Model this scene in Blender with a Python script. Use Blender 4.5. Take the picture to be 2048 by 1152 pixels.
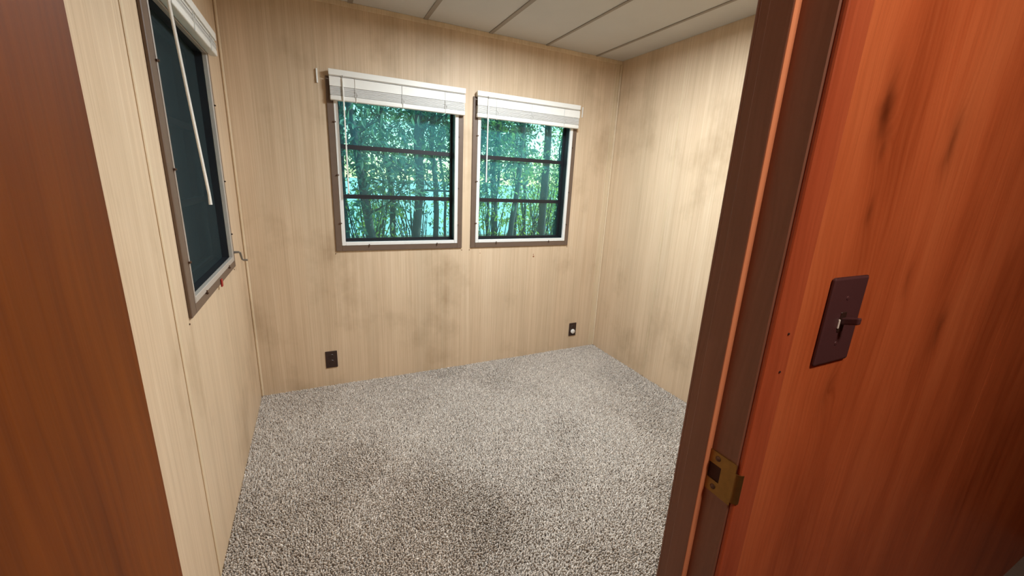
import bpy, bmesh, math, random
import numpy as np
from mathutils import Vector, Matrix

# ------------------------------------------------------------------ reset
for o in list(bpy.data.objects):
    bpy.data.objects.remove(o, do_unlink=True)
scene = bpy.context.scene
COL = scene.collection

# ------------------------------------------------------------------ camera (solved from the room's vanishing points)
EYE = 1.351
cam_d = bpy.data.cameras.new('camera')
cam = bpy.data.objects.new('camera', cam_d)
COL.objects.link(cam)
cam_d.sensor_fit = 'HORIZONTAL'
cam_d.sensor_width = 36.0
cam_d.lens = 805.99 / 2048 * 36.0
cam_d.clip_start = 0.01
R = Matrix(((0.9027, -0.4276, 0.0469), (-0.0688, -0.2511, -0.9655), (0.4246, 0.8684, -0.2561)))
rx, ry, rz = Vector(R[0]), Vector(R[1]), Vector(R[2])
m = Matrix((rx, -ry, -rz)).transposed()
cam.matrix_world = Matrix.Translation((0, 0, EYE)) @ m.to_quaternion().to_matrix().to_4x4()
scene.camera = cam

# ------------------------------------------------------------------ world, sun, exposure
SKY_STRENGTH = 0.75
ADDED_ROOM_LAMP = 188.0
ADDED_HALL_LAMP = 135.0
w = bpy.data.worlds.new('world')
scene.world = w
w.use_nodes = True
nt = w.node_tree
sky = nt.nodes.new('ShaderNodeTexSky')
sky.sky_type = 'NISHITA'
sky.sun_disc = False
sky.air_density = 1.6
sky.dust_density = 0.2
sky.ozone_density = 3.0
sky.sun_elevation = math.radians(48)
sky.sun_rotation = math.radians(95)
nt.links.new(sky.outputs[0], nt.nodes['Background'].inputs[0])
nt.nodes['Background'].inputs[1].default_value = SKY_STRENGTH
sun_d = bpy.data.lights.new('sun', 'SUN')
sun_d.energy = 18.0
sun_d.angle = math.radians(0.6)
sun_d.color = (1.0, 0.94, 0.82)
sun = bpy.data.objects.new('sun', sun_d)
COL.objects.link(sun)
sun.rotation_euler = Vector((-0.72, -0.08, -0.70)).to_track_quat('-Z', 'Y').to_euler()
vs = scene.view_settings
vs.view_transform = 'Standard'
vs.look = 'None'
vs.gamma = 1.0
vs.exposure = 0.0
vs.use_curve_mapping = False

# ------------------------------------------------------------------ dimensions (metres; camera stands over x=0, y=0)
XL, XR, YB, H = -0.383, 2.112, 2.651, 2.24
YH, YR = 0.256, 0.335            # hall face / room face of the partition
JL, JR = -0.121, 0.442           # door opening
DOOR_H = 1.98
HALL_Y = -1.05                   # far hall wall
HALL_XR = 2.6
WD = 0.10                        # outer wall thickness

# ------------------------------------------------------------------ helpers
def lin(r, g, b):
    f = lambda c: (c / 255 / 12.92) if c / 255 <= 0.04045 else ((c / 255 + 0.055) / 1.055) ** 2.4
    return (f(r), f(g), f(b), 1.0)

WLOC = {}

def put(o, parent=None, loc=None):
    COL.objects.link(o)
    if parent is not None:
        o.parent = parent
        WLOC[o.name] = WLOC[parent.name]
    else:
        WLOC[o.name] = Vector(loc) if loc is not None else Vector((0, 0, 0))
        o.location = WLOC[o.name]
    return o

def tag(o, label=None, cat=None, group=None, kind=None):
    if label: o['label'] = label
    if cat: o['category'] = cat
    if group: o['group'] = group
    if kind: o['kind'] = kind
    return o

def empty(name, loc, label, cat=None, group=None, kind=None):
    o = bpy.data.objects.new(name, None)
    o.empty_display_size = 0.05
    put(o, None, loc)
    return tag(o, label, cat, group, kind)

def part(name, bm, mat, parent=None, loc=None, smooth=False):
    """bm holds world coordinates; the object's origin goes to its parent's base (or loc)."""
    origin = WLOC[parent.name] if parent is not None else Vector(loc or (0, 0, 0))
    bmesh.ops.recalc_face_normals(bm, faces=bm.faces[:])
    bmesh.ops.translate(bm, verts=bm.verts[:], vec=-origin)
    me = bpy.data.meshes.new(name)
    bm.to_mesh(me)
    bm.free()
    if smooth:
        for p in me.polygons: p.use_smooth = True
        try: me.set_sharp_from_angle(angle=math.radians(40))
        except Exception: pass
    me.materials.append(mat)
    o = bpy.data.objects.new(name, me)
    return put(o, parent, loc)

def box(bm, a, b, bevel=0.0, seg=1, xf=None):
    x0, x1 = sorted((a[0], b[0])); y0, y1 = sorted((a[1], b[1])); z0, z1 = sorted((a[2], b[2]))
    vs_ = [bm.verts.new(p) for p in ((x0, y0, z0), (x1, y0, z0), (x1, y1, z0), (x0, y1, z0),
                                     (x0, y0, z1), (x1, y0, z1), (x1, y1, z1), (x0, y1, z1))]
    fs = [bm.faces.new([vs_[i] for i in q]) for q in
          ((0, 3, 2, 1), (4, 5, 6, 7), (0, 1, 5, 4), (1, 2, 6, 5), (2, 3, 7, 6), (3, 0, 4, 7))]
    geo = vs_
    if bevel > 0:
        es = list({e for f in fs for e in f.edges})
        r = bmesh.ops.bevel(bm, geom=es, offset=bevel, segments=seg, profile=0.5, affect='EDGES')
        geo = list({v for f in r['faces'] for v in f.verts} | {v for v in vs_ if v.is_valid})
    if xf is not None:
        for v in geo: v.co = xf(v.co)
    return geo

def BX(a, b, bevel=0.0, seg=1):
    bm = bmesh.new(); box(bm, a, b, bevel, seg); return bm

def tube(bm, pts, radii, n=8, cap=True):
    pts = [Vector(p) for p in pts]
    if not hasattr(radii, '__len__'): radii = [radii] * len(pts)
    rings = []
    for i, p in enumerate(pts):
        t = (pts[min(i + 1, len(pts) - 1)] - pts[max(i - 1, 0)]).normalized()
        up = Vector((0, 0, 1)) if abs(t.z) < 0.9 else Vector((1, 0, 0))
        a = t.cross(up).normalized(); b = t.cross(a)
        rings.append([bm.verts.new(p + radii[i] * (a * math.cos(2 * math.pi * k / n) + b * math.sin(2 * math.pi * k / n))) for k in range(n)])
    for i in range(len(rings) - 1):
        for k in range(n):
            bm.faces.new((rings[i][k], rings[i][(k + 1) % n], rings[i + 1][(k + 1) % n], rings[i + 1][k]))
    if cap:
        bm.faces.new(rings[0][::-1]); bm.faces.new(rings[-1])

def TUBE(pts, radii, n=8):
    bm = bmesh.new(); tube(bm, pts, radii, n); return bm

def lathe(bm, prof, center, axis, n=20):
    """prof: (radius, height along axis) pairs"""
    ax = Vector(axis).normalized()
    up = Vector((0, 0, 1)) if abs(ax.z) < 0.9 else Vector((1, 0, 0))
    a = ax.cross(up).normalized(); b = ax.cross(a); c = Vector(center)
    rings = []
    for r, h in prof:
        if r < 1e-6: rings.append([bm.verts.new(c + ax * h)])
        else: rings.append([bm.verts.new(c + ax * h + r * (a * math.cos(2 * math.pi * k / n) + b * math.sin(2 * math.pi * k / n))) for k in range(n)])
    for i in range(len(rings) - 1):
        p, q = rings[i], rings[i + 1]
        for k in range(n):
            k2 = (k + 1) % n
            if len(p) == 1 and len(q) == 1: continue
            if len(p) == 1: bm.faces.new((p[0], q[k], q[k2]))
            elif len(q) == 1: bm.faces.new((p[k], p[k2], q[0]))
            else: bm.faces.new((p[k], p[k2], q[k2], q[k]))

def LATHE(prof, center, axis, n=20):
    bm = bmesh.new(); lathe(bm, prof, center, axis, n); return bm

def slab(u0, u1, v0, v1, holes, w0, w1, xf):
    """a sheet with rectangular holes: u across, v up, w through; xf maps (u,v,w) to the world"""
    us = sorted({u0, u1, *[min(max(h[i], u0), u1) for h in holes for i in (0, 1)]})
    vs_ = sorted({v0, v1, *[min(max(h[i], v0), v1) for h in holes for i in (2, 3)]})
    bm = bmesh.new(); vc = {}
    def V(i, j, k):
        key = (i, j, k)
        if key not in vc: vc[key] = bm.verts.new(xf(us[i], vs_[j], (w0, w1)[k]))
        return vc[key]
    nu, nv = len(us) - 1, len(vs_) - 1
    def solid(i, j):
        if i < 0 or j < 0 or i >= nu or j >= nv: return False
        cu, cv = (us[i] + us[i + 1]) / 2, (vs_[j] + vs_[j + 1]) / 2
        return not any(h[0] < cu < h[1] and h[2] < cv < h[3] for h in holes)
    for i in range(nu):
        for j in range(nv):
            if not solid(i, j): continue
            bm.faces.new((V(i, j, 0), V(i + 1, j, 0), V(i + 1, j + 1, 0), V(i, j + 1, 0)))
            bm.faces.new((V(i, j, 1), V(i, j + 1, 1), V(i + 1, j + 1, 1), V(i + 1, j, 1)))
            if not solid(i - 1, j): bm.faces.new((V(i, j, 0), V(i, j + 1, 0), V(i, j + 1, 1), V(i, j, 1)))
            if not solid(i + 1, j): bm.faces.new((V(i + 1, j, 0), V(i + 1, j, 1), V(i + 1, j + 1, 1), V(i + 1, j + 1, 0)))
            if not solid(i, j - 1): bm.faces.new((V(i, j, 0), V(i, j, 1), V(i + 1, j, 1), V(i + 1, j, 0)))
            if not solid(i, j + 1): bm.faces.new((V(i, j + 1, 0), V(i + 1, j + 1, 0), V(i + 1, j + 1, 1), V(i, j + 1, 1)))
    return bm

# wall mappings: (u along, v up, w outward through the wall; w<0 is into the room)
BACK = lambda u, v, ww: Vector((u, YB + ww, v))
LEFT = lambda u, v, ww: Vector((XL - ww, u, v))
RIGHT = lambda u, v, ww: Vector((XR + ww, u, v))

# ------------------------------------------------------------------ materials
def new_mat(name):
    mt = bpy.data.materials.new(name); mt.use_nodes = True
    t = mt.node_tree
    return mt, t, t.nodes['Principled BSDF']

def plain(name, col, rough=0.5, metal=0.0, noise=0.0, nscale=30, spec=0.5):
    mt, t, b = new_mat(name)
    b.inputs['Roughness'].default_value = rough
    b.inputs['Metallic'].default_value = metal
    b.inputs['Specular IOR Level'].default_value = spec
    b.inputs['Base Color'].default_value = col
    g = t.nodes.new('ShaderNodeNewGeometry')
    n = t.nodes.new('ShaderNodeTexNoise'); n.inputs['Scale'].default_value = nscale; n.inputs['Detail'].default_value = 4
    t.links.new(g.outputs['Position'], n.inputs['Vector'])
    r = t.nodes.new('ShaderNodeMapRange')
    r.inputs['To Min'].default_value = 1 - noise; r.inputs['To Max'].default_value = 1 + noise
    t.links.new(n.outputs['Fac'], r.inputs['Value'])
    mx = t.nodes.new('ShaderNodeVectorMath'); mx.operation = 'SCALE'
    mx.inputs[0].default_value = col[:3]
    t.links.new(r.outputs[0], mx.inputs['Scale'])
    t.links.new(mx.outputs[0], b.inputs['Base Color'])
    return mt

def N(t, kind, **kw):
    n = t.nodes.new(kind)
    for k, v in kw.items(): setattr(n, k, v)
    return n

def math_n(t, op, a, b=None, c=None):
    n = N(t, 'ShaderNodeMath', operation=op)
    for i, v in enumerate((a, b, c)):
        if v is None: continue
        if isinstance(v, (int, float)): n.inputs[i].default_value = v
        else: t.links.new(v, n.inputs[i])
    return n.outputs[0]

def ramp(t, fac, stops):
    r = N(t, 'ShaderNodeValToRGB')
    el = r.color_ramp.elements
    el[0].position, el[0].color = stops[0]
    el[1].position, el[1].color = stops[-1]
    for p, c in stops[1:-1]:
        e = el.new(p); e.color = c
    t.links.new(fac, r.inputs[0])
    return r.outputs[0]

def mixc(t, fac, a, b, blend='MIX'):
    n = N(t, 'ShaderNodeMix', data_type='RGBA', blend_type=blend)
    for sock, v in ((n.inputs['Factor'], fac), (n.inputs[6], a), (n.inputs[7], b)):
        if isinstance(v, (int, float)): sock.default_value = v
        elif isinstance(v, tuple): sock.default_value = v
        else: t.links.new(v, sock)
    return n.outputs[2]

def streak_noise(t, pos, sxy, sz, detail=3, rough=0.55):
    mp = N(t, 'ShaderNodeMapping')
    mp.inputs['Scale'].default_value = (sxy, sxy, sz)
    t.links.new(pos, mp.inputs['Vector'])
    n = N(t, 'ShaderNodeTexNoise')
    n.inputs['Scale'].default_value = 1.0; n.inputs['Detail'].default_value = detail; n.inputs['Roughness'].default_value = rough
    t.links.new(mp.outputs[0], n.inputs['Vector'])
    return n.outputs['Fac']

def wall_material(name, c_light, c_mid, c_dark):
    mt, t, b = new_mat(name)
    pos = N(t, 'ShaderNodeNewGeometry').outputs['Position']
    fine = streak_noise(t, pos, 170, 2.2, 3, 0.6)
    mid = streak_noise(t, pos, 34, 0.5, 3)
    broad = streak_noise(t, pos, 5.5, 0.35, 2)
    stain = streak_noise(t, pos, 2.2, 1.7, 5, 0.6)
    col = ramp(t, fine, [(0.32, c_dark), (0.5, c_mid), (0.68, c_light)])
    col = mixc(t, 0.38, col, ramp(t, mid, [(0.35, c_dark), (0.5, c_mid), (0.66, c_light)]))
    col = mixc(t, 0.8, col, ramp(t, broad, [(0.3, (0.88, 0.87, 0.85, 1)), (0.5, (0.98, 0.97, 0.96, 1)), (0.7, (1.03, 1.02, 1.01, 1))]), 'MULTIPLY')
    col = mixc(t, 0.95, col, ramp(t, stain, [(0.28, (0.70, 0.66, 0.60, 1)), (0.46, (0.98, 0.97, 0.95, 1)), (0.7, (1.04, 1.03, 1.02, 1))]), 'MULTIPLY')
    t.links.new(col, b.inputs['Base Color'])
    b.inputs['Roughness'].default_value = 0.52
    b.inputs['Specular IOR Level'].default_value = 0.35
    bp = N(t, 'ShaderNodeBump'); bp.inputs['Strength'].default_value = 0.12; bp.inputs['Distance'].default_value = 0.002
    t.links.new(fine, bp.inputs['Height']); t.links.new(bp.outputs[0], b.inputs['Normal'])
    return mt

def wood_material(name, dark, mid, light, knots=(), rough=0.38, grain=1.0, spec=0.4):
    """vertical-grain veneer; knots are (x, y, z, radius, strength) in world metres"""
    mt, t, b = new_mat(name)
    pos = N(t, 'ShaderNodeNewGeometry').outputs['Position']
    warp = streak_noise(t, pos, 3.0, 1.3, 3)
    sep = N(t, 'ShaderNodeSeparateXYZ'); t.links.new(pos, sep.inputs[0])
    across = math_n(t, 'ADD', math_n(t, 'ADD', sep.outputs[0], sep.outputs[1]), math_n(t, 'MULTIPLY', warp, 0.10))
    kdark = None
    for (kx, ky, kz, kr, ks) in knots:
        v = N(t, 'ShaderNodeVectorMath', operation='SUBTRACT'); t.links.new(pos, v.inputs[0]); v.inputs[1].default_value = (kx, ky, kz)
        wv = N(t, 'ShaderNodeTexNoise'); wv.inputs['Scale'].default_value = 22; wv.inputs['Detail'].default_value = 3
        t.links.new(pos, wv.inputs['Vector'])
        wc = N(t, 'ShaderNodeVectorMath', operation='SUBTRACT'); t.links.new(wv.outputs['Color'], wc.inputs[0]); wc.inputs[1].default_value = (0.5, 0.5, 0.5)
        wsx = N(t, 'ShaderNodeVectorMath', operation='SCALE'); t.links.new(wc.outputs[0], wsx.inputs[0]); wsx.inputs['Scale'].default_value = kr * 1.6
        va = N(t, 'ShaderNodeVectorMath', operation='ADD'); t.links.new(v.outputs[0], va.inputs[0]); t.links.new(wsx.outputs[0], va.inputs[1])
        s = N(t, 'ShaderNodeVectorMath', operation='MULTIPLY'); t.links.new(va.outputs[0], s.inputs[0]); s.inputs[1].default_value = (1 / kr, 1 / kr, 0.42 / kr)
        ln = N(t, 'ShaderNodeVectorMath', operation='LENGTH'); t.links.new(s.outputs[0], ln.inputs[0])
        g = math_n(t, 'DIVIDE', 1.0, math_n(t, 'ADD', 1.0, math_n(t, 'POWER', ln.outputs['Value'], 2.0)))
        across = math_n(t, 'ADD', across, math_n(t, 'MULTIPLY', g, kr * 1.5))
        kd = math_n(t, 'MULTIPLY', math_n(t, 'POWER', g, 2.0), ks)
        kdark = kd if kdark is None else math_n(t, 'MAXIMUM', kdark, kd)
    cmb = N(t, 'ShaderNodeCombineXYZ')
    t.links.new(across, cmb.inputs[0]); t.links.new(math_n(t, 'MULTIPLY', sep.outputs[2], 0.035), cmb.inputs[2])
    def gn(scale, detail):
        n = N(t, 'ShaderNodeTexNoise'); n.inputs['Scale'].default_value = scale; n.inputs['Detail'].default_value = detail; n.inputs['Roughness'].default_value = 0.6
        t.links.new(cmb.outputs[0], n.inputs['Vector']); return n.outputs['Fac']
    g1, g2 = gn(26, 4), gn(190, 3)
    cloud = streak_noise(t, pos, 7, 2.2, 3)
    col = ramp(t, g1, [(0.30, dark), (0.48, mid), (0.70, light)])
    col = mixc(t, 0.5 * grain, col, ramp(t, g2, [(0.30, dark), (0.5, mid), (0.68, light)]))
    col = mixc(t, 0.5, col, ramp(t, cloud, [(0.3, dark), (0.5, mid), (0.7, light)]))
    if kdark is not None:
        col = mixc(t, kdark, col, tuple(c * 0.35 for c in dark[:3]) + (1.0,))
    t.links.new(col, b.inputs['Base Color'])
    b.inputs['Roughness'].default_value = rough
    b.inputs['Specular IOR Level'].default_value = spec
    bp = N(t, 'ShaderNodeBump'); bp.inputs['Strength'].default_value = 0.15; bp.inputs['Distance'].default_value = 0.001
    t.links.new(g2, bp.inputs['Height']); t.links.new(bp.outputs[0], b.inputs['Normal'])
    return mt

def emit(name, col, strength):
    mt, t, b = new_mat(name)
    b.inputs['Base Color'].default_value = (0.9, 0.9, 0.9, 1)
    b.inputs['Emission Color'].default_value = col
    b.inputs['Emission Strength'].default_value = strength
    return mt

def glass_material(name, tint, gloss=1.45):
    mt = bpy.data.materials.new(name); mt.use_nodes = True
    t = mt.node_tree; t.nodes.clear()
    out = N(t, 'ShaderNodeOutputMaterial')
    tr = N(t, 'ShaderNodeBsdfTransparent'); tr.inputs[0].default_value = tint
    gl = N(t, 'ShaderNodeBsdfGlossy'); gl.inputs['Roughness'].default_value = 0.02
    fr = N(t, 'ShaderNodeFresnel'); fr.inputs[0].default_value = gloss
    mx = N(t, 'ShaderNodeMixShader')
    t.links.new(fr.outputs[0], mx.inputs[0]); t.links.new(tr.outputs[0], mx.inputs[1]); t.links.new(gl.outputs[0], mx.inputs[2])
    t.links.new(mx.outputs[0], out.inputs[0])
    return mt

def screen_material(name, opacity, col):
    mt = bpy.data.materials.new(name); mt.use_nodes = True
    t = mt.node_tree; t.nodes.clear()
    out = N(t, 'ShaderNodeOutputMaterial')
    tr = N(t, 'ShaderNodeBsdfTransparent')
    df = N(t, 'ShaderNodeBsdfDiffuse'); df.inputs[0].default_value = col
    mx = N(t, 'ShaderNodeMixShader'); mx.inputs[0].default_value = opacity
    t.links.new(tr.outputs[0], mx.inputs[1]); t.links.new(df.outputs[0], mx.inputs[2]); t.links.new(mx.outputs[0], out.inputs[0])
    return mt

def leaf_material(name, c1, c2):
    mt = bpy.data.materials.new(name); mt.use_nodes = True
    t = mt.node_tree; t.nodes.clear()
    out = N(t, 'ShaderNodeOutputMaterial')
    pos = N(t, 'ShaderNodeNewGeometry').outputs['Position']
    n = N(t, 'ShaderNodeTexNoise'); n.inputs['Scale'].default_value = 9; n.inputs['Detail'].default_value = 3
    t.links.new(pos, n.inputs['Vector'])
    col = ramp(t, n.outputs['Fac'], [(0.35, c1), (0.65, c2)])
    df = N(t, 'ShaderNodeBsdfDiffuse'); tl = N(t, 'ShaderNodeBsdfTranslucent')
    gl = N(t, 'ShaderNodeBsdfGlossy'); gl.inputs['Roughness'].default_value = 0.35
    t.links.new(col, df.inputs[0]); t.links.new(col, tl.inputs[0])
    m1 = N(t, 'ShaderNodeMixShader'); m1.inputs[0].default_value = 0.45
    t.links.new(df.outputs[0], m1.inputs[1]); t.links.new(tl.outputs[0], m1.inputs[2])
    m2 = N(t, 'ShaderNodeMixShader'); m2.inputs[0].default_value = 0.08
    t.links.new(m1.outputs[0], m2.inputs[1]); t.links.new(gl.outputs[0], m2.inputs[2])
    t.links.new(m2.outputs[0], out.inputs[0])
    return mt

M = {}
M['wall'] = wall_material('beige_wall_laminate', lin(221, 199, 172), lin(212, 187, 158), lin(199, 173, 144))
M['batten'] = wall_material('beige_batten', lin(224, 205, 178), lin(217, 196, 166), lin(205, 182, 150))
M['ceiling'] = plain('ceiling_panel', lin(200, 197, 192), 0.8, noise=0.05, nscale=6)
M['cbatten'] = plain('ceiling_batten', lin(150, 140, 128), 0.7, noise=0.06, nscale=20)
M['core'] = plain('wall_core', lin(120, 110, 95), 0.9)
KN = [(0.570, YH, 1.446, 0.019, 0.95), (0.580, YH, 1.405, 0.010, 0.5), (0.748, YH, 1.424, 0.018, 0.6), (0.592, YH, 1.335, 0.009, 0.5),
      (0.606, YH, 1.100, 0.016, 0.30), (0.74, YH, 1.243, 0.012, 0.3), (0.90, YH, 1.15, 0.02, 0.6), (1.05, YH, 1.5, 0.022, 0.6)]
M['panel_wood'] = wood_material('orange_wood_panel', lin(148, 64, 30), lin(192, 96, 54), lin(210, 118, 72), KN, 0.42, 1.0, 0.25)
M['casing_wood'] = wood_material('casing_wood', lin(130, 54, 28), lin(172, 80, 48), lin(190, 98, 62), (), 0.42, 1.0, 0.25)
M['jamb_wood'] = wood_material('stained_jamb_wood', lin(112, 74, 58), lin(134, 90, 72), lin(150, 102, 84), (), 0.42)
M['stop_lit_wood'] = wood_material('stop_lit_wood', lin(206, 128, 90), lin(226, 146, 104), lin(238, 160, 118), (), 0.4)  # bright tone carries the warm hall light falling on the stop
M['door_wood'] = wood_material('amber_door_veneer', lin(56, 20, 1), lin(114, 54, 4), lin(142, 74, 8), (), 0.5, 0.8, 0.12)
M['hall_floor'] = plain('hall_carpet', lin(140, 130, 120), 0.95, noise=0.25, nscale=180)
M['carpet_base'] = plain('carpet_backing', lin(110, 102, 95), 0.95, noise=0.2, nscale=150)
M['brown_trim'] = plain('brown_window_trim', lin(104, 84, 70), 0.5, noise=0.1, nscale=40)
M['white_metal'] = plain('white_window_flange', lin(226, 224, 220), 0.4, noise=0.04, nscale=60)
M['grey_metal'] = plain('grey_window_flange', lin(176, 166, 156), 0.4, noise=0.08, nscale=60)  # greyer version of the flange for the side window
M['black_sash'] = plain('black_sash', lin(26, 28, 34), 0.45, noise=0.1)
M['blind_white'] = plain('white_blind', lin(236, 233, 226), 0.45, noise=0.03, nscale=50)
M['blind_slat'] = plain('white_slat', lin(222, 219, 214), 0.5, noise=0.05, nscale=60)
M['cord'] = plain('blind_cord', lin(205, 203, 198), 0.8)
M['wand'] = plain('clear_white_wand', lin(238, 236, 230), 0.25, noise=0.02)
M['plate'] = plain('dark_brown_plate', lin(78, 46, 48), 0.45, noise=0.08)
M['outlet'] = plain('dark_brown_outlet', lin(52, 34, 28), 0.4, noise=0.06)
M['socket'] = plain('socket_black', lin(24, 18, 16), 0.5)
M['white_plastic'] = plain('white_plastic', lin(226, 222, 216), 0.4)
M['brass'] = plain('aged_brass', lin(138, 104, 56), 0.42, metal=0.85, noise=0.15, nscale=120)
M['steel'] = plain('dull_steel', lin(150, 146, 140), 0.4, metal=0.8, noise=0.1)
M['dark_hole'] = plain('mortise_wood', lin(60, 28, 18), 0.8)
M['screw'] = plain('rusty_screw', lin(92, 66, 50), 0.5, metal=0.5, noise=0.2, nscale=200)
M['red'] = plain('red_clip', lin(150, 30, 24), 0.45)
M['rust'] = plain('rust_mark', lin(150, 96, 62), 0.7, noise=0.2, nscale=200)
M['glass'] = glass_material('window_glass', (0.66, 0.92, 0.90, 1))
M['screen'] = screen_material('insect_screen', 0.26, lin(135, 162, 176))
M['dimmed_screen'] = screen_material('dimmed_insect_screen', 0.45, lin(58, 68, 70))  # same insect mesh, with the side window's oblique-view darkness put into its colour
M['bark'] = plain('tree_bark', lin(92, 84, 78), 0.9, noise=0.35, nscale=14)
M['bark2'] = plain('tree_bark_dark', lin(74, 72, 74), 0.9, noise=0.35, nscale=18)
M['leaf_a'] = leaf_material('leaf_deep_green', lin(72, 106, 94), lin(110, 144, 112))
M['leaf_b'] = leaf_material('leaf_bright_green', lin(96, 136, 84), lin(156, 188, 104))
M['leaf_c'] = leaf_material('leaf_yellow_green', lin(150, 184, 60), lin(214, 222, 96))
M['ground'] = plain('outdoor_ground', lin(96, 98, 76), 0.95, noise=0.3, nscale=3)
M['water'] = plain('pale_water', lin(104, 140, 142), 0.3, noise=0.1, nscale=0.4)
M['siding'] = plain('exterior_siding', lin(190, 184, 170), 0.6, noise=0.05)

# ------------------------------------------------------------------ window layout: (u0,u1,v0,v1) outside of brown trim
WZ0, WZ1 = 0.888, 1.862
W1 = (0.092, 0.890, WZ0, WZ1)
W2 = (0.953, 1.757, WZ0, WZ1)
W3 = (1.500, 2.306, WZ0, WZ1)
TB, FL = 0.034, 0.022            # brown trim and white flange widths
def hole(wn): return (wn[0] + TB + FL - 0.004, wn[1] - TB - FL + 0.004, wn[2] + TB + FL - 0.004, wn[3] - TB - FL + 0.004)

# ------------------------------------------------------------------ the room shell
def wall(name, xf, u0, u1, holes, seams, label, mat=None, thick=WD, panel_mat=None, v0=-0.015, v1=H + 0.03):
    core = part(name, slab(u0, u1, v0, v1, holes, 0.006, thick, xf), M['siding'] if mat is None else mat, None,
                xf((u0 + u1) / 2, 0, 0.006))
    tag(core, label, 'wall', None, 'structure')
    ss = [u0] + list(seams) + [u1]
    for a, b in zip(ss[:-1], ss[1:]):
        g0 = 0.0015 if a != u0 else 0.0
        g1 = 0.0015 if b != u1 else 0.0
        part('wall_panel', slab(a + g0, b - g1, v0, H, holes, 0.0, 0.006, xf), panel_mat or M['wall'], core)
    return core

wall_back = wall('wall_back', BACK, XL - WD, XR + WD, [hole(W1), hole(W2)], [0.756], 'beige wood-grain panelled wall with two windows')
wall_left = wall('wall_left', LEFT, YR - 0.06, YB, [hole(W3)], [1.381], 'beige wood-grain panelled side wall with one window beside the door')
wall_right = wall('wall_right', RIGHT, YR - 0.04, YB, [], [0.81, 2.032], 'beige wood-grain panelled wall without windows')

# battens and corner strips
def strip(bm, xf, u0, u1, v0, v1, wd, bev=0.002):
    """flat strip standing wd proud of the wall"""
    tmp = box(bm, (u0, v0, -wd), (u1, v1, 0.001), bev, 1, lambda c: xf(c.x, c.y, c.z))
    return tmp
def strip_part(name, xf, u0, u1, v0, v1, wd, mat, parent, bev=0.002):
    bm = bmesh.new(); strip(bm, xf, u0, u1, v0, v1, wd, bev)
    return part(name, bm, mat, parent)
strip_part('batten', LEFT, 1.372, 1.390, 0, H, 0.004, M['batten'], wall_left)
strip_part('batten', RIGHT, 2.027, 2.037, 0, H, 0.003, M['batten'], wall_right)
for va, vb in ((0, WZ0), (WZ1, H - 0.026)):
    strip_part('seam_strip', BACK, 0.7535, 0.7585, va, vb, 0.0008, M['batten'], wall_back, 0.0)
def trim(name, bm, label, mat=None):
    bb = [v.co.copy() for v in bm.verts]
    c = sum(bb, Vector()) / len(bb)
    c.z = min(v.z for v in bb)
    return tag(part(name, bm, mat or M['batten'], None, c), label, 'trim', None, 'structure')
bm = bmesh.new(); strip(bm, BACK, XL, XR, H - 0.026, H, 0.006)
trim('trim_2', bm, 'beige strip along the top of the window wall')
bm = bmesh.new(); strip(bm, BACK, XL, XL + 0.014, 0, H - 0.026, 0.014, 0.005)
trim('trim_3', bm, 'thin beige corner strip beside the side window')
bm = bmesh.new(); strip(bm, BACK, XR - 0.055, XR - 0.012, 0, H - 0.026, 0.003, 0.001); strip(bm, BACK, XR - 0.012, XR, 0, H - 0.026, 0.012, 0.004)
trim('trim_4', bm, 'beige corner strip where the window wall meets the plain wall')

# ceiling: base, panels, battens
ceiling = tag(part('ceiling', BX((XL - WD, HALL_Y - WD, H + 0.012), (HALL_XR + WD, YB + WD, H + 0.09)), M['core'], None, (0.9, 1.3, H)),
              'grey ceiling of wide panels with batten strips', 'ceiling', None, 'structure')
cs = [-0.17, 0.24, 0.65, 1.06, 1.465, 1.875]
edges = [XL] + cs + [XR]
for a, b in zip(edges[:-1], edges[1:]):
    part('ceiling_panel', BX((a + 0.001, YR - 0.03, H), (b - 0.001, YB, H + 0.012)), M['ceiling'], ceiling)
for i, x in enumerate(cs):
    wv = 0.013 if i < 4 else 0.009
    part('ceiling_batten', BX((x - wv, YR, H - 0.005), (x + wv, YB - 0.006, H + 0.001), 0.0015), M['cbatten'], ceiling)
part('hall_ceiling_panel', BX((XL, HALL_Y, H), (HALL_XR, YR - 0.03, H + 0.012)), M['ceiling'], ceiling)

# floors
floor = tag(part('floor', BX((XL - WD, HALL_Y - WD, -0.10), (HALL_XR + WD, YB + WD, -0.014)), M['carpet_base'], None, (0.9, 1.3, -0.014)),
            'floor under the carpet', 'floor', None, 'structure')
part('hall_carpet', BX((XL, HALL_Y, -0.0135), (HALL_XR, YR - 0.02, -0.004)), M['hall_floor'], floor)

# partition with the doorway: beige on the room side, orange wood on the hall side
PART = lambda u, v, ww: Vector((u, YH + ww, v))
OPEN = (JL - 0.016, JR + 0.016, -1, DOOR_H + 0.016)
pw = tag(part('wall_front', slab(XL, HALL_XR, -0.015, H + 0.03, [OPEN], 0.005, YR - YH - 0.005, PART), M['core'], None, (1.4, YH, 0)),
         'thin partition wall with the doorway, orange wood on the hall side', 'wall', None, 'structure')
for a, b in ((XL, 1.22), (1.222, HALL_XR)):
    part('wood_panel', slab(a, b, -0.015, H, [OPEN], 0.0, 0.005, PART), M['panel_wood'], pw)
part('wall_panel', slab(XL, XR, -0.015, H, [OPEN], YR - YH - 0.005, YR - YH, PART), M['wall'], pw)

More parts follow.
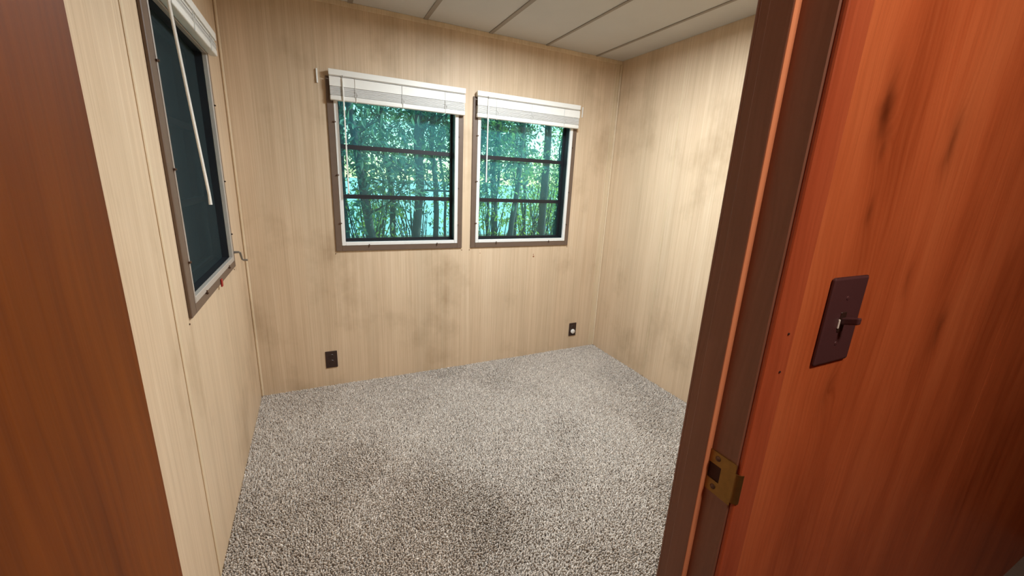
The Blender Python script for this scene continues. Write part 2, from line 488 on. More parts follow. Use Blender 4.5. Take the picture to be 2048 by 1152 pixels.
# hall shell behind the camera
def simple_wall(name, a, b, label, mat):
    return tag(part(name, BX(a, b), mat, None, ((a[0] + b[0]) / 2, (a[1] + b[1]) / 2, 0)), label, 'wall', None, 'structure')
simple_wall('wall_hall_back', (XL - WD, HALL_Y - WD, -0.015), (HALL_XR + WD, HALL_Y, H), 'wood panelled wall across the hall', M['door_wood'])
simple_wall('wall_hall_left', (XL - WD, HALL_Y, -0.015), (XL, YR - 0.06, H), 'wood panelled end wall of the hall', M['door_wood'])
simple_wall('wall_hall_right', (HALL_XR, HALL_Y, -0.015), (HALL_XR + WD, YR, H), 'wood panelled far end wall of the hall', M['door_wood'])

# ------------------------------------------------------------------ door frame
fr = empty('trim_1', ((JL + JR) / 2, (YH + YR) / 2, 0), 'dark stained door frame with stop and casing around the doorway', 'door frame', None, 'structure')
JB = 0.016
part('jamb', BX((JR, YH - 0.001, -0.004), (JR + JB, YR + 0.001, DOOR_H + JB), 0.0012), M['jamb_wood'], fr)
part('jamb', BX((JL - JB, YH - 0.001, -0.004), (JL, YR + 0.001, DOOR_H + JB), 0.0012), M['jamb_wood'], fr)
part('head_jamb', BX((JL, YH - 0.001, DOOR_H), (JR, YR + 0.001, DOOR_H + JB), 0.0012), M['jamb_wood'], fr)
part('door_stop', BX((JR - 0.010, 0.2915, -0.004), (JR + 0.0005, 0.318, DOOR_H), 0.001, 2), M['jamb_wood'], fr)
part('door_stop', BX((JL - 0.0005, 0.2915, -0.004), (JL + 0.010, 0.318, DOOR_H), 0.002, 2), M['jamb_wood'], fr)
part('head_stop', BX((JL + 0.010, 0.2915, DOOR_H - 0.010), (JR - 0.010, 0.318, DOOR_H), 0.002, 2), M['jamb_wood'], fr)
part('stop_lit_edge', BX((JR - 0.0095, 0.2908, -0.004), (JR, 0.2918, DOOR_H - 0.010)), M['stop_lit_wood'], fr)  # thin lighter face: hall light on the stop, put into its colour
part('stop_lit_edge', BX((JL, 0.2908, -0.004), (JL + 0.0095, 0.2918, DOOR_H - 0.010)), M['stop_lit_wood'], fr)
for a, b in ((JR + 0.002, JR + 0.044), (JL - 0.044, JL - 0.002)):
    part('casing', BX((a, YH - 0.007, -0.004), (b, YH, DOOR_H + 0.044), 0.0025, 2), M['casing_wood'], fr)
part('head_casing', BX((JL - 0.002, YH - 0.007, DOOR_H + 0.002), (JR + 0.002, YH, DOOR_H + 0.044), 0.0025, 2), M['casing_wood'], fr)
for a, b in ((JR + 0.002, JR + 0.044), (JL - 0.044, JL - 0.002)):
    part('room_casing', BX((a, YR, -0.004), (b, YR + 0.007, DOOR_H + 0.044), 0.0025, 2), M['jamb_wood'], fr)
# strike plate: y 0.253..0.290, z 0.971..1.029, with a latch hole and two screws
bm = slab(0.254, 0.2905, 0.971, 1.029, [(0.2725, 0.2895, 0.989, 1.0115)], 0.0, 0.0016, lambda u, v, ww: Vector((JR - 0.0016 + ww, u, v)))
sp = part('strike_plate', bm, M['brass'], fr)
bm = bmesh.new()
n = 8
prev = None
for k in range(n + 1):
    a_ = k / n * math.radians(75)
    y_ = 0.254 - 0.007 * math.sin(a_); x_ = JR - 0.0016 + 0.009 * (1 - math.cos(a_))
    x2_ = x_ + 0.0016
    row = [bm.verts.new((x_, y_, 0.976)), bm.verts.new((x_, y_, 1.0175)), bm.verts.new((x2_, y_ + 0.0005, 1.0175)), bm.verts.new((x2_, y_ + 0.0005, 0.976))]
    if prev:
        for q in range(4): bm.faces.new((prev[q], prev[(q + 1) % 4], row[(q + 1) % 4], row[q]))
    else: bm.faces.new(row)
    prev = row
bm.faces.new(prev[::-1])
part('strike_lip', bm, M['brass'], sp, smooth=True)
for zz in (1.0215, 0.980):
    part('screw', LATHE([(0.0, 0.0022), (0.002, 0.0018), (0.0036, 0.0006), (0.0036, 0.0)], (JR - 0.0016, 0.279, zz), (-1, 0, 0), 14), M['screw'], sp)
part('latch_mortise', BX((JR - 0.0004, 0.2715, 0.988), (JR + 0.0004, 0.2905, 1.0125)), M['dark_hole'], sp)
for zz in (1.199, 1.152):
    part('nail', LATHE([(0.0, 0.0012), (0.0014, 0.001), (0.0014, 0)], (JR + 0.030, YH - 0.007, zz), (0, -1, 0), 8), M['dark_hole'], fr)

# the door, standing open at a right angle into the hall
DX0, DX1 = JL + 0.001, -0.0868
DY1, DY0 = 0.2505, 0.2505 - 0.556
door = empty('door_1', ((DX0 + DX1) / 2, DY1, 0), 'flush amber-brown wooden door standing open into the hall', 'door', None, 'structure')
leaf = part('door_leaf', BX((DX0, DY0, 0.012), (DX1, DY1, DOOR_H - 0.003), 0.0015, 2), M['door_wood'], door)
for zz in (0.2, 1.0, 1.75):
    hb = TUBE([(DX0 - 0.001, DY1 + 0.004, zz), (DX0 - 0.001, DY1 + 0.004, zz + 0.08)], 0.0045, 12)
    part('hinge', hb, M['brass'], door, smooth=True)
for sx, xx in ((1, DX1), (-1, DX0)):
    kb = LATHE([(0.0, 0.0), (0.030, 0.0), (0.030, 0.004), (0.012, 0.007), (0.010, 0.022), (0.022, 0.030), (0.026, 0.040), (0.020, 0.049), (0.0, 0.052)],
               (xx, DY0 + 0.055, 1.0), (sx, 0, 0), 20)
    part('door_knob', kb, M['brass'], leaf, smooth=True)

# ------------------------------------------------------------------ windows
def window(name, xf, wn, label, crank=False, red=False, tl=TB, fl=FL, white='white_metal', mesh='screen', sd=0.0850):
    u0, u1, v0, v1 = wn
    root = empty(name, xf((u0 + u1) / 2, v0, 0), label, 'window', None, 'structure')
    def P(nm, a, b, mat, bev=0.0, parent=None, seg=1):
        bm = bmesh.new(); box(bm, a, b, bev, seg, lambda c: xf(c.x, c.y, c.z))
        return part(nm, bm, mat, parent or root)
    # brown trim: four boards
    t_ = 0.010
    P('trim_board', (u0, v0, -t_), (u0 + tl, v1, 0.0), M['brown_trim'], 0.002)
    P('trim_board', (u1 - TB, v0, -t_), (u1, v1, 0.0), M['brown_trim'], 0.002)
    P('trim_board', (u0 + tl, v0, -t_), (u1 - TB, v0 + TB, 0.0), M['brown_trim'], 0.002)
    P('trim_board', (u0 + tl, v1 - TB, -t_), (u1 - TB, v1, 0.0), M['brown_trim'], 0.002)
    a0, a1, b0, b1 = u0 + tl, u1 - TB, v0 + TB, v1 - TB
    # white inner storm frame
    f_ = 0.013
    P('white_frame', (a0, b0, -f_), (a0 + fl, b1, 0.004), M[white], 0.002)
    P('white_frame', (a1 - FL, b0, -f_), (a1, b1, 0.004), M[white], 0.002)
    P('white_frame', (a0 + fl, b0, -f_), (a1 - FL, b0 + FL, 0.004), M[white], 0.002)
    P('white_frame', (a0 + fl, b1 - FL, -f_), (a1 - FL, b1, 0.004), M[white], 0.002)
    g0, g1, h0, h1 = a0 + fl, a1 - FL, b0 + FL, b1 - FL
    # black aluminium channel lining the opening
    d1 = 0.088
    bm = bmesh.new()
    e_ = 0.004
    for A, B in (((g0 - e_, h0 - e_, 0.0045), (g0, h1 + e_, d1)), ((g1, h0 - e_, 0.0045), (g1 + e_, h1 + e_, d1)),
                 ((g0, h0 - e_, 0.0045), (g1, h0, d1)), ((g0, h1, 0.0045), (g1, h1 + e_, d1))):
        box(bm, A, B, 0, 1, lambda c: xf(c.x, c.y, c.z))
    part('channel', bm, M['black_sash'], root)
    # three awning sashes with dark bars between
    hs = [h0, h0 + (h1 - h0) / 3 - 0.003, h0 + 2 * (h1 - h0) / 3 - 0.002, h1]
    hs[1], hs[2] = 1.213, 1.502
    for k in range(3):
        s0, s1 = hs[k], hs[k + 1]
        bm = bmesh.new()
        bw = 0.0125
        for A, B in (((g0, s0, 0.060), (g0 + 0.008, s1, 0.078)), ((g1 - 0.010, s0, 0.060), (g1, s1, 0.078)),
                     ((g0 + 0.008, s0, 0.060), (g1 - 0.010, s0 + bw, 0.080)), ((g0 + 0.008, s1 - bw, 0.060), (g1 - 0.010, s1, 0.080))):
            box(bm, A, B, 0, 1, lambda c: xf(c.x, c.y, c.z))
        sh = part('sash', bm, M['black_sash'], root)
        P('pane', (g0 + 0.008, s0 + bw, 0.069), (g1 - 0.010, s1 - bw, 0.072), M['glass'], 0, sh)
    P('insect_screen', (g0, h0, sd), (g1, h1, sd + 0.0004), M[mesh])
    # little turn clips round the frame
    um = (u1 - u0)
    for (cu, cv, du, dv) in ((u0 + um * 0.24, v0 + 0.030, 0, 1), (u1 - um * 0.22, v0 + 0.030, 0, 1),
                             (u0 + tl - 0.004, v0 + 0.17, 1, 0), (u1 - 0.030, v0 + 0.16, -1, 0),
                             (u0 + tl - 0.004, v0 + 0.45, 1, 0), (u1 - 0.030, v0 + 0.40, -1, 0),
                             (u0 + tl - 0.004, v0 + 0.74, 1, 0), (u1 - 0.030, v0 + 0.72, -1, 0)):
        bm = bmesh.new()
        box(bm, (cu - 0.003 - 0.002 * abs(du), cv - 0.003 - 0.002 * abs(dv), -0.0165), (cu + 0.003 + 0.008 * du, cv + 0.003 + 0.008 * dv, -0.0135), 0.0008, 1, lambda c: xf(c.x, c.y, c.z))
        c0 = xf(cu, cv, -0.010); ax = xf(cu, cv, -1) - xf(cu, cv, 0)
        lathe(bm, [(0.0, 0.009), (0.0028, 0.0085), (0.0035, 0.0), (0, 0)], c0, ax, 8)
        part('turn_clip', bm, M['screw'], root)
    for cu in (u0 - 0.004, u1 + 0.002):
        part('nail', LATHE([(0, 0.003), (0.003, 0.002), (0.003, 0)], xf(cu, v0 - 0.016, 0), xf(cu, v0, -1) - xf(cu, v0, 0), 8), M['screw'], root)
    if crank:
        cu, cv = u1 - 0.008, v0 + 0.070
        pts = [xf(cu, cv, -0.008), xf(cu, cv, -0.030), xf(cu + 0.006, cv - 0.004, -0.034), xf(cu + 0.028, cv - 0.040, -0.036), xf(cu + 0.032, cv - 0.045, -0.040), xf(cu + 0.032, cv - 0.046, -0.058)]
        part('crank_handle', TUBE(pts, [0.006, 0.005, 0.005, 0.0045, 0.0045, 0.005], 10), M['steel'], root, smooth=True)
    if red:
        o = P('red_clip', (1.935, v0 - 0.010, -0.016), (1.955, v0 + 0.022, -0.010), M['red'], 0.002)
        o['label'] = 'small red clip'
    return root
window('window_1', BACK, W1, 'brown framed three-pane window nearer the side window')
window('window_2', BACK, W2, 'brown framed three-pane window nearer the plain wall')
window('window_3', LEFT, W3, 'brown framed side window with a crank handle and dark view', True, True, 0.050, 0.006, 'grey_metal', 'dimmed_screen', 0.0300)

# ------------------------------------------------------------------ blinds (drawn up) above the windows
def blind(xf, u0, u1, label, wand_u, wand_bot, wand_tilt=0.0, z1=1.893, z0=1.737, loose=1, ns=11, d=0.0):
    root = empty('window_blind', xf((u0 + u1) / 2, z0, -0.012), label, 'blind', 'raised white slatted blinds')
    def P(nm, a, b, mat, bev=0.0, parent=None, seg=1, sm=False):
        bm = bmesh.new(); box(bm, a, b, bev, seg, lambda c: xf(c.x, c.y, c.z))
        return part(nm, bm, mat, parent or root, smooth=sm)
    P('headrail', (u0 + 0.003, z1 - 0.034, -0.040), (u1 - 0.003, z1 - 0.001, -0.0105), M['blind_white'], 0.002)
    P('valance', (u0, z1 - 0.030, -0.046), (u1, z1, -0.0405), M['blind_white'], 0.002, None, 2)
    top = z1 - 0.037
    # upper loose slats lying close, tilted shut: one broad face; then the packed stack
    zz = top
    for k in range(loose):
        bm = bmesh.new()
        box(bm, (u0 + 0.002, zz - 0.048, -0.0445 + 0.001 * k), (u1 - 0.002, zz, -0.0420 + 0.001 * k), 0.001, 1, lambda c: xf(c.x, c.y, c.z - (top - c.y) * 0.02))
        part('slat', bm, M['blind_white'], root)
        zz -= 0.049
    pit = (zz - (z0 + 0.027)) / ns
    for k in range(ns):
        zc = zz - pit * (k + 0.5)
        off = random.Random(k).uniform(-0.0015, 0.0015)
        P('slat', (u0 + 0.004, zc - pit * 0.33, -0.0425 + off), (u1 - 0.004, zc + pit * 0.33, -0.0145), M['blind_slat'], 0.0)
    P('bottom_rail', (u0 + 0.002, z0, -0.0445), (u1 - 0.002, z0 + 0.026, -0.0135), M['blind_white'], 0.005, None, 3, True)
    for fr_ in (0.17, 0.5, 0.83):
        cu = u0 + (u1 - u0) * fr_
        part('ladder_cord', TUBE([xf(cu, top, -0.0465), xf(cu, (top + z0) / 2, -0.047), xf(cu, z0 + 0.020, -0.047)], 0.0012, 6), M['cord'], root)
        part('cord_loop', TUBE([xf(cu - 0.002, z0 + 0.052, -0.0465), xf(cu + 0.010, z0 + 0.044, -0.049), xf(cu + 0.014, z0 + 0.034, -0.049), xf(cu + 0.004, z0 + 0.022, -0.048), xf(cu + 0.002, z0 - 0.006, -0.046)], 0.0013, 6), M['cord'], root)
    wt = z1 - 0.036
    part('wand_hook', TUBE([xf(wand_u, wt + 0.010, -0.044), xf(wand_u, wt + 0.006, -0.052), xf(wand_u, wt - 0.010, -0.052)], 0.0018, 6), M['steel'], root)
    wd = part('tilt_wand', TUBE([xf(wand_u, wt - 0.008, -0.052), xf(wand_u, (wt + wand_bot) / 2, -0.052 - wand_tilt / 2), xf(wand_u, wand_bot + 0.03, -0.052 - wand_tilt), xf(wand_u, wand_bot, -0.052 - wand_tilt)], [0.0042, 0.0042, 0.0042, 0.005], 6), M['wand'], root)
    return root
blind(BACK, 0.108, 0.890, 'raised white slatted blind with a long wand, on the back-wall window nearer the side window', 0.178, 1.236)
blind(BACK, 0.968, 1.750, 'raised white slatted blind on the back-wall window nearer the plain wall', 1.040, 1.335)
blind(LEFT, 1.500, 2.304, 'raised white slatted blind above the dark side window with the crank', 1.560, 1.236, 0.034, 1.900, 1.808, 0, 6)

# blind hold-down brackets left on the wall
for (u, z0_, z1_, lab) in ((0.052, 1.820, 1.893, 'small white clip on the wall beside the blind nearer the side window'),
                           (1.797, 1.822, 1.893, 'small pale clip on the wall beside the blind nearer the plain wall')):
    r = empty('wall_clip', BACK(u, z0_, 0), lab, 'clip')
    part('clip_plate', BX((u - 0.004, YB - 0.004, z0_), (u + 0.004, YB, z1_), 0.001), M['blind_white'], r)
    part('clip_lip', BX((u - 0.004, YB - 0.012, z0_), (u - 0.0015, YB - 0.004, z1_ - 0.004), 0.0008), M['blind_white'], r)

# ------------------------------------------------------------------ outlets and switch
def outlet(u, v, label, cap):
    r = empty('wall_outlet', BACK(u, v - 0.057, 0), label, 'outlet')
    part('cover_plate', BX((u - 0.035, YB - 0.006, v - 0.057), (u + 0.035, YB, v + 0.057), 0.003, 2), M['outlet'], r)
    for s, nm in ((0.020, 0), (-0.020, 1)):
        so = part('socket', LATHE([(0.0, 0.0015), (0.0150, 0.0015), (0.0165, 0.0)], (u, YB - 0.006, v + s), (0, -1, 0), 24), M['outlet'], r)
        for du in (-0.0062, 0.0062):
            part('slot', BX((u + du - 0.0011, YB - 0.0079, v + s - 0.001), (u + du + 0.0011, YB - 0.0074, v + s + 0.0075)), M['socket'], so)
        part('ground_slot', LATHE([(0, 0.0004), (0.0024, 0.0004), (0.0024, 0)], (u, YB - 0.0075, v + s - 0.0075), (0, -1, 0), 10), M['socket'], so)
    part('screw', LATHE([(0.0, 0.0016), (0.0025, 0.001), (0.003, 0)], (u, YB - 0.006, v), (0, -1, 0), 10), M['screw'], r)
    if cap:
        o = part('plug_cap', LATHE([(0.0, 0.012), (0.014, 0.012), (0.0185, 0.009), (0.0195, 0.004), (0.0195, 0.0)], (u, YB - 0.0076, v - 0.016), (0, -1, 0), 28), M['white_plastic'], r, smooth=True)
        o['label'] = 'round white cap'
outlet(0.022, 0.183, 'dark brown wall outlet with both sockets empty, near the side-window corner', False)
outlet(1.880, 0.168, 'dark brown wall outlet with a round white cap in its lower socket', True)

sw = empty('light_switch', (0.5845, YH, 1.144), 'dark brown light switch on the orange wood wall beside the doorway', 'switch')
part('switch_plate', BX((0.547, YH - 0.0045, 1.144), (0.6245, YH, 1.258), 0.003, 2), M['plate'], sw)
bm = bmesh.new()
box(bm, (0.5810, YH - 0.023, 1.195), (0.5885, YH - 0.004, 1.204), 0.0018, 2, lambda c: Vector((c.x, c.y, c.z + (YH - c.y) * 0.30)))
part('toggle', bm, M['plate'], sw)
bm = BX((0.5785, YH - 0.0055, 1.187), (0.5905, YH - 0.004, 1.213), 0.0005); part('toggle_collar', bm, M['outlet'], sw)
part('screw', LATHE([(0.0, 0.002), (0.0026, 0.0015), (0.0032, 0)], (0.5845, YH - 0.0035, 1.171), (0, -1, 0), 12), M['plate'], sw)
part('screw', LATHE([(0.0, 0.002), (0.0026, 0.0015), (0.0032, 0)], (0.5845, YH - 0.0035, 1.231), (0, -1, 0), 12), M['plate'], sw)
o = part('indicator', BX((0.5765, YH - 0.0062, 1.192), (0.5785, YH - 0.0042, 1.204), 0.0006), M['white_plastic'], sw)
o['label'] = 'pale chip beside the toggle'

# rust marks on the back wall: thin flakes of old nail heads
for (u, v, r_) in ((1.465, 0.806, 0.007), (1.463, 0.822, 0.004), (1.03, 0.845, 0.003)):
    part('rusty_nail', LATHE([(0, 0.0012), (r_ * 0.7, 0.001), (r_, 0)], (u, YB, v), (0, -1, 0), 10), M['rust'], wall_back)

# ------------------------------------------------------------------ added lamps, unseen, put in to light the room and hall
def added_flush_lamp(loc, rad, label, col, strength, drop=0.030):
    x, y, z = loc
    r = empty('added_ceiling_light', loc, label, 'light')
    part('added_lamp_housing', LATHE([(rad + 0.018, 0.0), (rad + 0.018, drop - 0.008), (rad + 0.012, drop), (rad + 0.002, drop), (rad + 0.002, 0.020)], (x, y, z), (0, 0, -1), 48), M['white_metal'], r, smooth=True)
    part('added_diffuser', LATHE([(rad, 0.0215), (0.0, 0.0215)], (x, y, z), (0, 0, -1), 40), emit('added_lamp_diffuser', col, strength), r)
    return r
added_flush_lamp((1.08, 1.58, H), 0.17, 'added round white flush light on the bedroom ceiling, out of view', (0.86, 0.95, 1.0, 1), ADDED_ROOM_LAMP, 0.030)  # invented main light of the bedroom, above the view
added_flush_lamp((0.44, -0.42, H), 0.11, 'added round flush ceiling light in the hall, out of view', (1.0, 0.86, 0.72, 1), ADDED_HALL_LAMP)  # added fixture that gives the hall its warm light

# ------------------------------------------------------------------ carpet pile
rng = np.random.default_rng(7)
def carpet(x0, x1, y0, y1, pitch):
    xs = np.arange(x0 + pitch / 2, x1, pitch); ys = np.arange(y0 + pitch / 2, y1, pitch)
    gx, gy = np.meshgrid(xs, ys); n = gx.size
    px = gx.ravel() + rng.uniform(-.45, .45, n) * pitch
    py = gy.ravel() + rng.uniform(-.45, .45, n) * pitch
    px = np.clip(px, x0 + .003, x1 - .003); py = np.clip(py, y0 + .003, y1 - .003)
    # pile direction wanders in big brushed patches
    f = lambda a, b, c: np.sin(px * a + py * b + c)
    fld = f(2.3, 3.1, .4) + f(-3.7, 2.2, 1.9) + .7 * f(6.1, -4.3, .8) + .5 * f(9.3, 7.7, 2.2) + .4 * f(-13, 11, 5)
    ang = fld * 0.9 + rng.normal(0, .9, n)
    lean = rng.uniform(.002, .009, n)
    hgt = rng.uniform(.010, .0165, n) * (1 + .10 * np.tanh(fld))
    lx, ly = np.cos(ang) * lean, np.sin(ang) * lean
    ph = rng.uniform(0, 6.28, n); rb = rng.uniform(.0028, .0040, n)
    V = np.zeros((n, 7, 3))
    for k in range(3):
        a = ph + k * 2.0944
        V[:, k] = np.stack([px + np.cos(a) * rb, py + np.sin(a) * rb, np.full(n, -.0135)], 1)
        a2 = a + .8
        V[:, 3 + k] = np.stack([px + lx * .45 + np.cos(a2) * rb * 1.15, py + ly * .45 + np.sin(a2) * rb * 1.15, -.0135 + hgt * .62], 1)
    V[:, 6] = np.stack([px + lx, py + ly, -.0135 + hgt], 1)
    F = []
    for k in range(3):
        k2 = (k + 1) % 3
        F += [(k, k2, 3 + k2), (k, 3 + k2, 3 + k), (3 + k, 3 + k2, 6)]
    F = np.array(F)
    tri = (F[None] + (np.arange(n) * 7)[:, None, None]).reshape(-1, 3)
    me = bpy.data.meshes.new('carpet')
    me.vertices.add(n * 7); me.vertices.foreach_set('co', V.ravel())
    nt_ = len(tri)
    me.loops.add(nt_ * 3); me.loops.foreach_set('vertex_index', tri.ravel().astype(np.int32))
    me.polygons.add(nt_); me.polygons.foreach_set('loop_start', np.arange(0, nt_ * 3, 3, dtype=np.int32))
    try: me.polygons.foreach_set('loop_total', np.full(nt_, 3, dtype=np.int32))
    except Exception: pass
    me.update()
    pal = np.array([lin(174, 165, 156), lin(188, 180, 172), lin(200, 193, 186), lin(216, 211, 205), lin(156, 146, 137)])
    pick = rng.choice(5, n, p=[.28, .28, .22, .12, .10])
    c = pal[pick].copy(); c[:, :3] *= rng.uniform(.85, 1.15, (n, 1)) * np.array([1.10, 1.04, 0.98])
    at = me.color_attributes.new('yarn', 'FLOAT_COLOR', 'POINT')
    at.data.foreach_set('color', np.repeat(c, 7, axis=0).ravel())
    mt, t, b = new_mat('carpet_yarn')
    a = N(t, 'ShaderNodeAttribute', attribute_name='yarn')
    t.links.new(a.outputs['Color'], b.inputs['Base Color'])
    b.inputs['Roughness'].default_value = 0.9
    b.inputs['Specular IOR Level'].default_value = 0.15
    b.inputs['Sheen Weight'].default_value = 0.2
    me.materials.append(mt)
    o = bpy.data.objects.new('carpet', me)
    put(o)
    return tag(o, 'flecked grey and taupe carpet covering the bedroom floor', 'carpet', None, 'stuff')
carpet(XL, XR, YR - 0.02, YB, 0.0062)

# ------------------------------------------------------------------ outdoors
GZ = -0.75
def ray_xy(px, Y):
    return px * Y
gnd = bmesh.new()
box(gnd, (-40, YB + WD + 0.02, GZ - 0.3), (40, 15, GZ))
box(gnd, (-40, -40, GZ - 0.3), (XL - WD - 0.02, YB + WD + 0.02, GZ))
tag(part('ground', gnd, M['ground'], None, (0, 10, GZ)), 'shaded earth and grass outside the windows', 'ground', None, 'structure')

def leaves_mesh(centers, size, rnd):
    n = len(centers)
    C = np.array(centers)
    d = rnd.normal(size=(n, 3)); d[:, 2] -= .5; d /= np.linalg.norm(d, axis=1)[:, None]
    s = rnd.normal(size=(n, 3)); s -= (s * d).sum(1)[:, None] * d; s /= np.linalg.norm(s, axis=1)[:, None]
    nn = np.cross(d, s)
    L = size * rnd.uniform(.7, 1.35, n)[:, None]
    V = np.stack([C, C + d * L * .5 + s * L * .17 + nn * L * .05, C + d * L, C + d * L * .5 - s * L * .17 + nn * L * .05], 1)
    tri = np.array([(0, 1, 2), (0, 2, 3)])
    T = (tri[None] + (np.arange(n) * 4)[:, None, None]).reshape(-1, 3)
    return V.reshape(-1, 3), T

def mesh_np(name, V, T, mat, parent):
    V = V - np.array(WLOC[parent.name])
    me = bpy.data.meshes.new(name)
    me.from_pydata(V.tolist(), [], T.tolist())
    me.materials.append(mat)
    o = bpy.data.objects.new(name, me)
    return put(o, parent)

def tree(name, label, cat, group, base, top, r0, nb, nleaf, lmat, bark, seed, blen=1.3, leaf=0.085, low=0.3, r1=0.35):
    rnd = np.random.default_rng(seed); rr = random.Random(seed)
    b = Vector((base[0], base[1], GZ)); tp = Vector(top)
    root = empty(name, b, label, cat, group)
    pts, rad = [], []
    ns = 12
    for i in range(ns + 1):
        f = i / ns
        p = b.lerp(tp, f)
        if 0 < i: p += Vector((rr.uniform(-1, 1), rr.uniform(-1, 1), 0)) * 0.05 * min(1, f * 3)
        pts.append(p); rad.append(r0 * (1 - f * (1 - r1)) * (1.25 if i == 0 else 1))
    part('trunk', TUBE(pts, rad, 10), M[bark], root, smooth=True)
    cents = []
    for k in range(nb):
        f = low + (1 - low) * (k + rr.random() * .8) / nb
        i = min(int(f * ns), ns - 1)
        st = pts[i].lerp(pts[i + 1], f * ns - i)
        a = rr.uniform(0, 2 * math.pi)
        L = blen * rr.uniform(.6, 1.2)
        d = Vector((math.cos(a), math.sin(a), rr.uniform(.15, .9))).normalized()
        bp = [st]
        for j in range(1, 6):
            d = (d + Vector((rr.uniform(-.3, .3), rr.uniform(-.3, .3), rr.uniform(-.25, .2)))).normalized()
            bp.append(bp[-1] + d * L / 5)
        br = max(r0 * .28 * (1 - f * .5), 0.010)
        bo = part('branch', TUBE(bp, [br * (1 - .16 * j) for j in range(6)], 6), M[bark], root, smooth=True)
        tw = bmesh.new()
        for j in range(1, 6):
            for q in range(2):
                dd = Vector((rr.uniform(-1, 1), rr.uniform(-1, 1), rr.uniform(-.6, .8))).normalized()
                e = bp[j] + dd * rr.uniform(.2, .5)
                md = bp[j].lerp(e, .5) + Vector((0, 0, .03))
                tube(tw, [bp[j], md, e], [br * .4, br * .3, .003], 4)
                for _ in range(3): cents.append((bp[j].lerp(e, rr.uniform(.3, 1.05)), .10))
            cents.append((bp[j], .20))
        tag(part('twigs', tw, M[bark], bo), kind='stuff')
    if nleaf and cents:
        idx = rnd.integers(0, len(cents), nleaf)
        C = np.array([cents[i][0][:] for i in idx]) + rnd.normal(size=(nleaf, 3)) * np.array([cents[i][1] for i in idx])[:, None]
        V, T = leaves_mesh(C, leaf, rnd)
        mesh_np('foliage', V, T, M[lmat], root)
    return root

def shrub(label, base, rx, rz_, nleaf, lmat, seed, leaf=0.10, nst=9, group='sunlit shrubs beyond the trees', bark='bark', sr=.03):
    rnd = np.random.default_rng(seed); rr = random.Random(seed)
    b = Vector((base[0], base[1], GZ))
    root = empty('shrub', b, label, 'shrub', group)
    bm = bmesh.new()
    tips = []
    for k in range(nst):
        a = rr.uniform(0, 6.28); e = b + Vector((math.cos(a) * rx * rr.uniform(.2, .8), math.sin(a) * rx * rr.uniform(.2, .8), rz_ * rr.uniform(.6, 1)))
        mid = b.lerp(e, .5) + Vector((rr.uniform(-.1, .1), rr.uniform(-.1, .1), .15))
        tube(bm, [b, mid, e], [sr, sr * .7, .005], 5)
        tips += [mid, e, mid.lerp(e, .5)]
    tag(part('stems', bm, M[bark], root), kind='stuff')
    idx = rnd.integers(0, len(tips), nleaf)
    C = np.array([tips[i][:] for i in idx]) + rnd.normal(size=(nleaf, 3)) * rx * .28
    C[:, 2] = np.maximum(C[:, 2], GZ + .02)
    V, T = leaves_mesh(C, leaf, rnd)
    mesh_np('foliage', V, T, M[lmat], root)

G1 = 'slender trees outside the windows'
L1 = 'slender leaning tree with dark leaves outside the windows'
k = 0
# (x, y) of foot, x/y/z of top, trunk radius
slender = [((1.10, 5.6), (1.55, 5.5, 5.2), .070), ((0.72, 5.0), (0.20, 5.4, 4.6), .060), ((1.75, 6.4), (1.55, 6.2, 5.4), .050),
           ((2.05, 6.0), (2.75, 6.5, 5.0), .055), ((2.35, 6.9), (2.10, 6.6, 5.6), .055), ((2.60, 5.7), (3.05, 5.4, 5.2), .05),
           ((1.35, 7.6), (0.85, 7.8, 5.8), .060), ((3.05, 7.2), (3.0, 7.0, 6.0), .07), ((0.35, 6.8), (0.55, 6.9, 5.5), .06),
           ((3.55, 7.4), (3.9, 7.6, 5.7), .055), ((2.7, 8.6), (3.2, 8.8, 6.2), .07)]
for (b_, t_, r_) in slender:
    tree('tree', L1, 'tree', G1, b_, t_, r_, 13, 3000, ['leaf_a', 'leaf_a', 'leaf_b'][k % 3], 'bark2', 100 + k, 1.2); k += 1
tree('tree', 'stout straight tree trunk outside the window nearer the plain wall', 'tree', None, (4.02, 6.3), (4.15, 6.4, 6.2), .145, 10, 2600, 'leaf_a', 'bark2', 55, 1.5, low=.5, r1=.6)
tree('tree', 'tall bare-stemmed tree next to the stout trunk', 'tree', None, (3.95, 6.9), (3.85, 6.7, 6.2), .080, 10, 2600, 'leaf_a', 'bark2', 56, 1.4, low=.45, r1=.6)
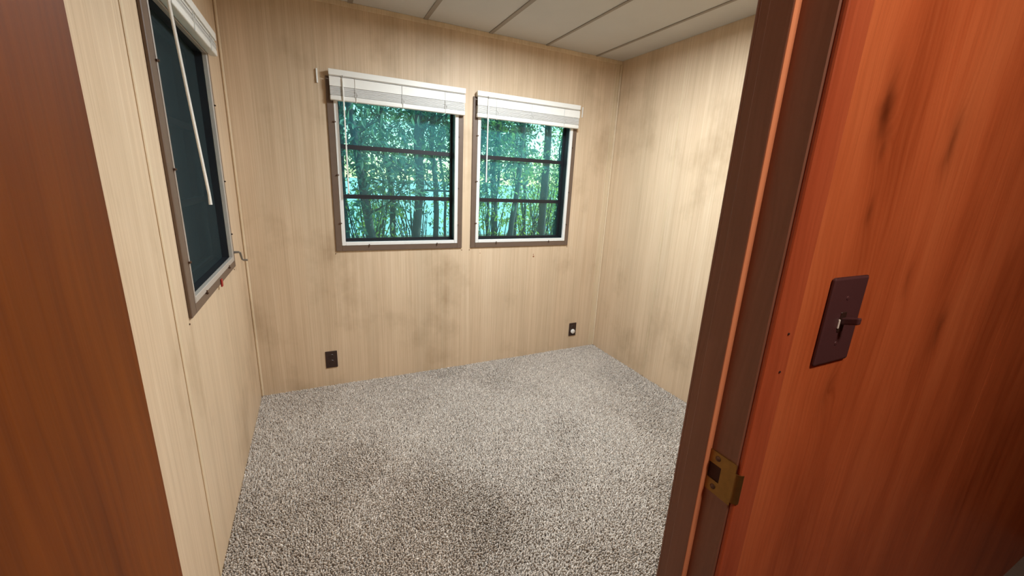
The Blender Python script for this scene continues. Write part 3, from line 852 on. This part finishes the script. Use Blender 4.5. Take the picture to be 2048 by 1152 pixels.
# dense trees seen obliquely through the side window
for i, (bx_, by_) in enumerate(((-1.3, 4.6), (-2.0, 6.2), (-1.5, 7.6), (-3.0, 8.8), (-2.4, 11.0))):
    tree('tree', 'dense dark tree beyond the side window', 'tree', 'dense trees beyond the side window', (bx_, by_), (bx_ + .1, by_, 4.8), .08, 14, 4200, 'leaf_a', 'bark2', 300 + i, 1.1, .10, low=.12)
for i, (bx_, by_, dx_) in enumerate(((0.2, 8.9, .3), (1.1, 9.4, -.2), (1.9, 9.0, .4), (2.9, 9.8, -.3), (3.9, 9.2, .2), (4.7, 9.0, -.3), (5.3, 8.4, .3), (5.9, 9.6, .1), (3.4, 8.3, -.2), (4.9, 7.6, .25))):
    tree('tree', 'thin leafy sapling between the slender trees and the shrubs', 'tree', 'thin saplings behind the slender trees', (bx_, by_), (bx_ + dx_, by_, 5.2), .038, 13, 2000, ['leaf_a', 'leaf_b'][i % 2], 'bark2', 800 + i, 1.0, .095, low=.36)
for i, (bx_, by_, rx_) in enumerate(((0.75, 7.0, .8), (1.75, 8.1, .9), (3.0, 7.2, .8), (4.5, 7.9, .7), (4.9, 9.2, .7))):
    shrub('loose brush of many thin stems under the slender trees', (bx_, by_), rx_, 2.3, 450, ['leaf_c', 'leaf_a'][i % 2], 900 + i, .09, 14, 'thin-stemmed brush under the trees', 'bark2', .016)
for i, (bx_, by_, rx_, rz2, lm) in enumerate(((1.2, 10.5, 1.0, 2.2, 'leaf_b'), (3.6, 10.6, 1.0, 2.4, 'leaf_c'), (5.2, 10.0, 1.1, 2.3, 'leaf_c'), (6.6, 10.8, 1.1, 2.4, 'leaf_b'), (7.6, 12.4, 1.1, 2.6, 'leaf_c'), (-0.4, 12.5, 1.1, 2.6, 'leaf_c'))):
    shrub('bushy sunlit shrub beyond the slender trees', (bx_, by_), rx_, rz2, 1500, lm, 500 + i)
bm = bmesh.new(); box(bm, (-150, 15.05, GZ - 2.2), (150, 400, GZ - 1.6))
tag(part('lake', bm, M['water'], None, (0, 60, GZ - 1.6)), 'pale blue water glinting beyond the trees', 'water', None, 'structure')
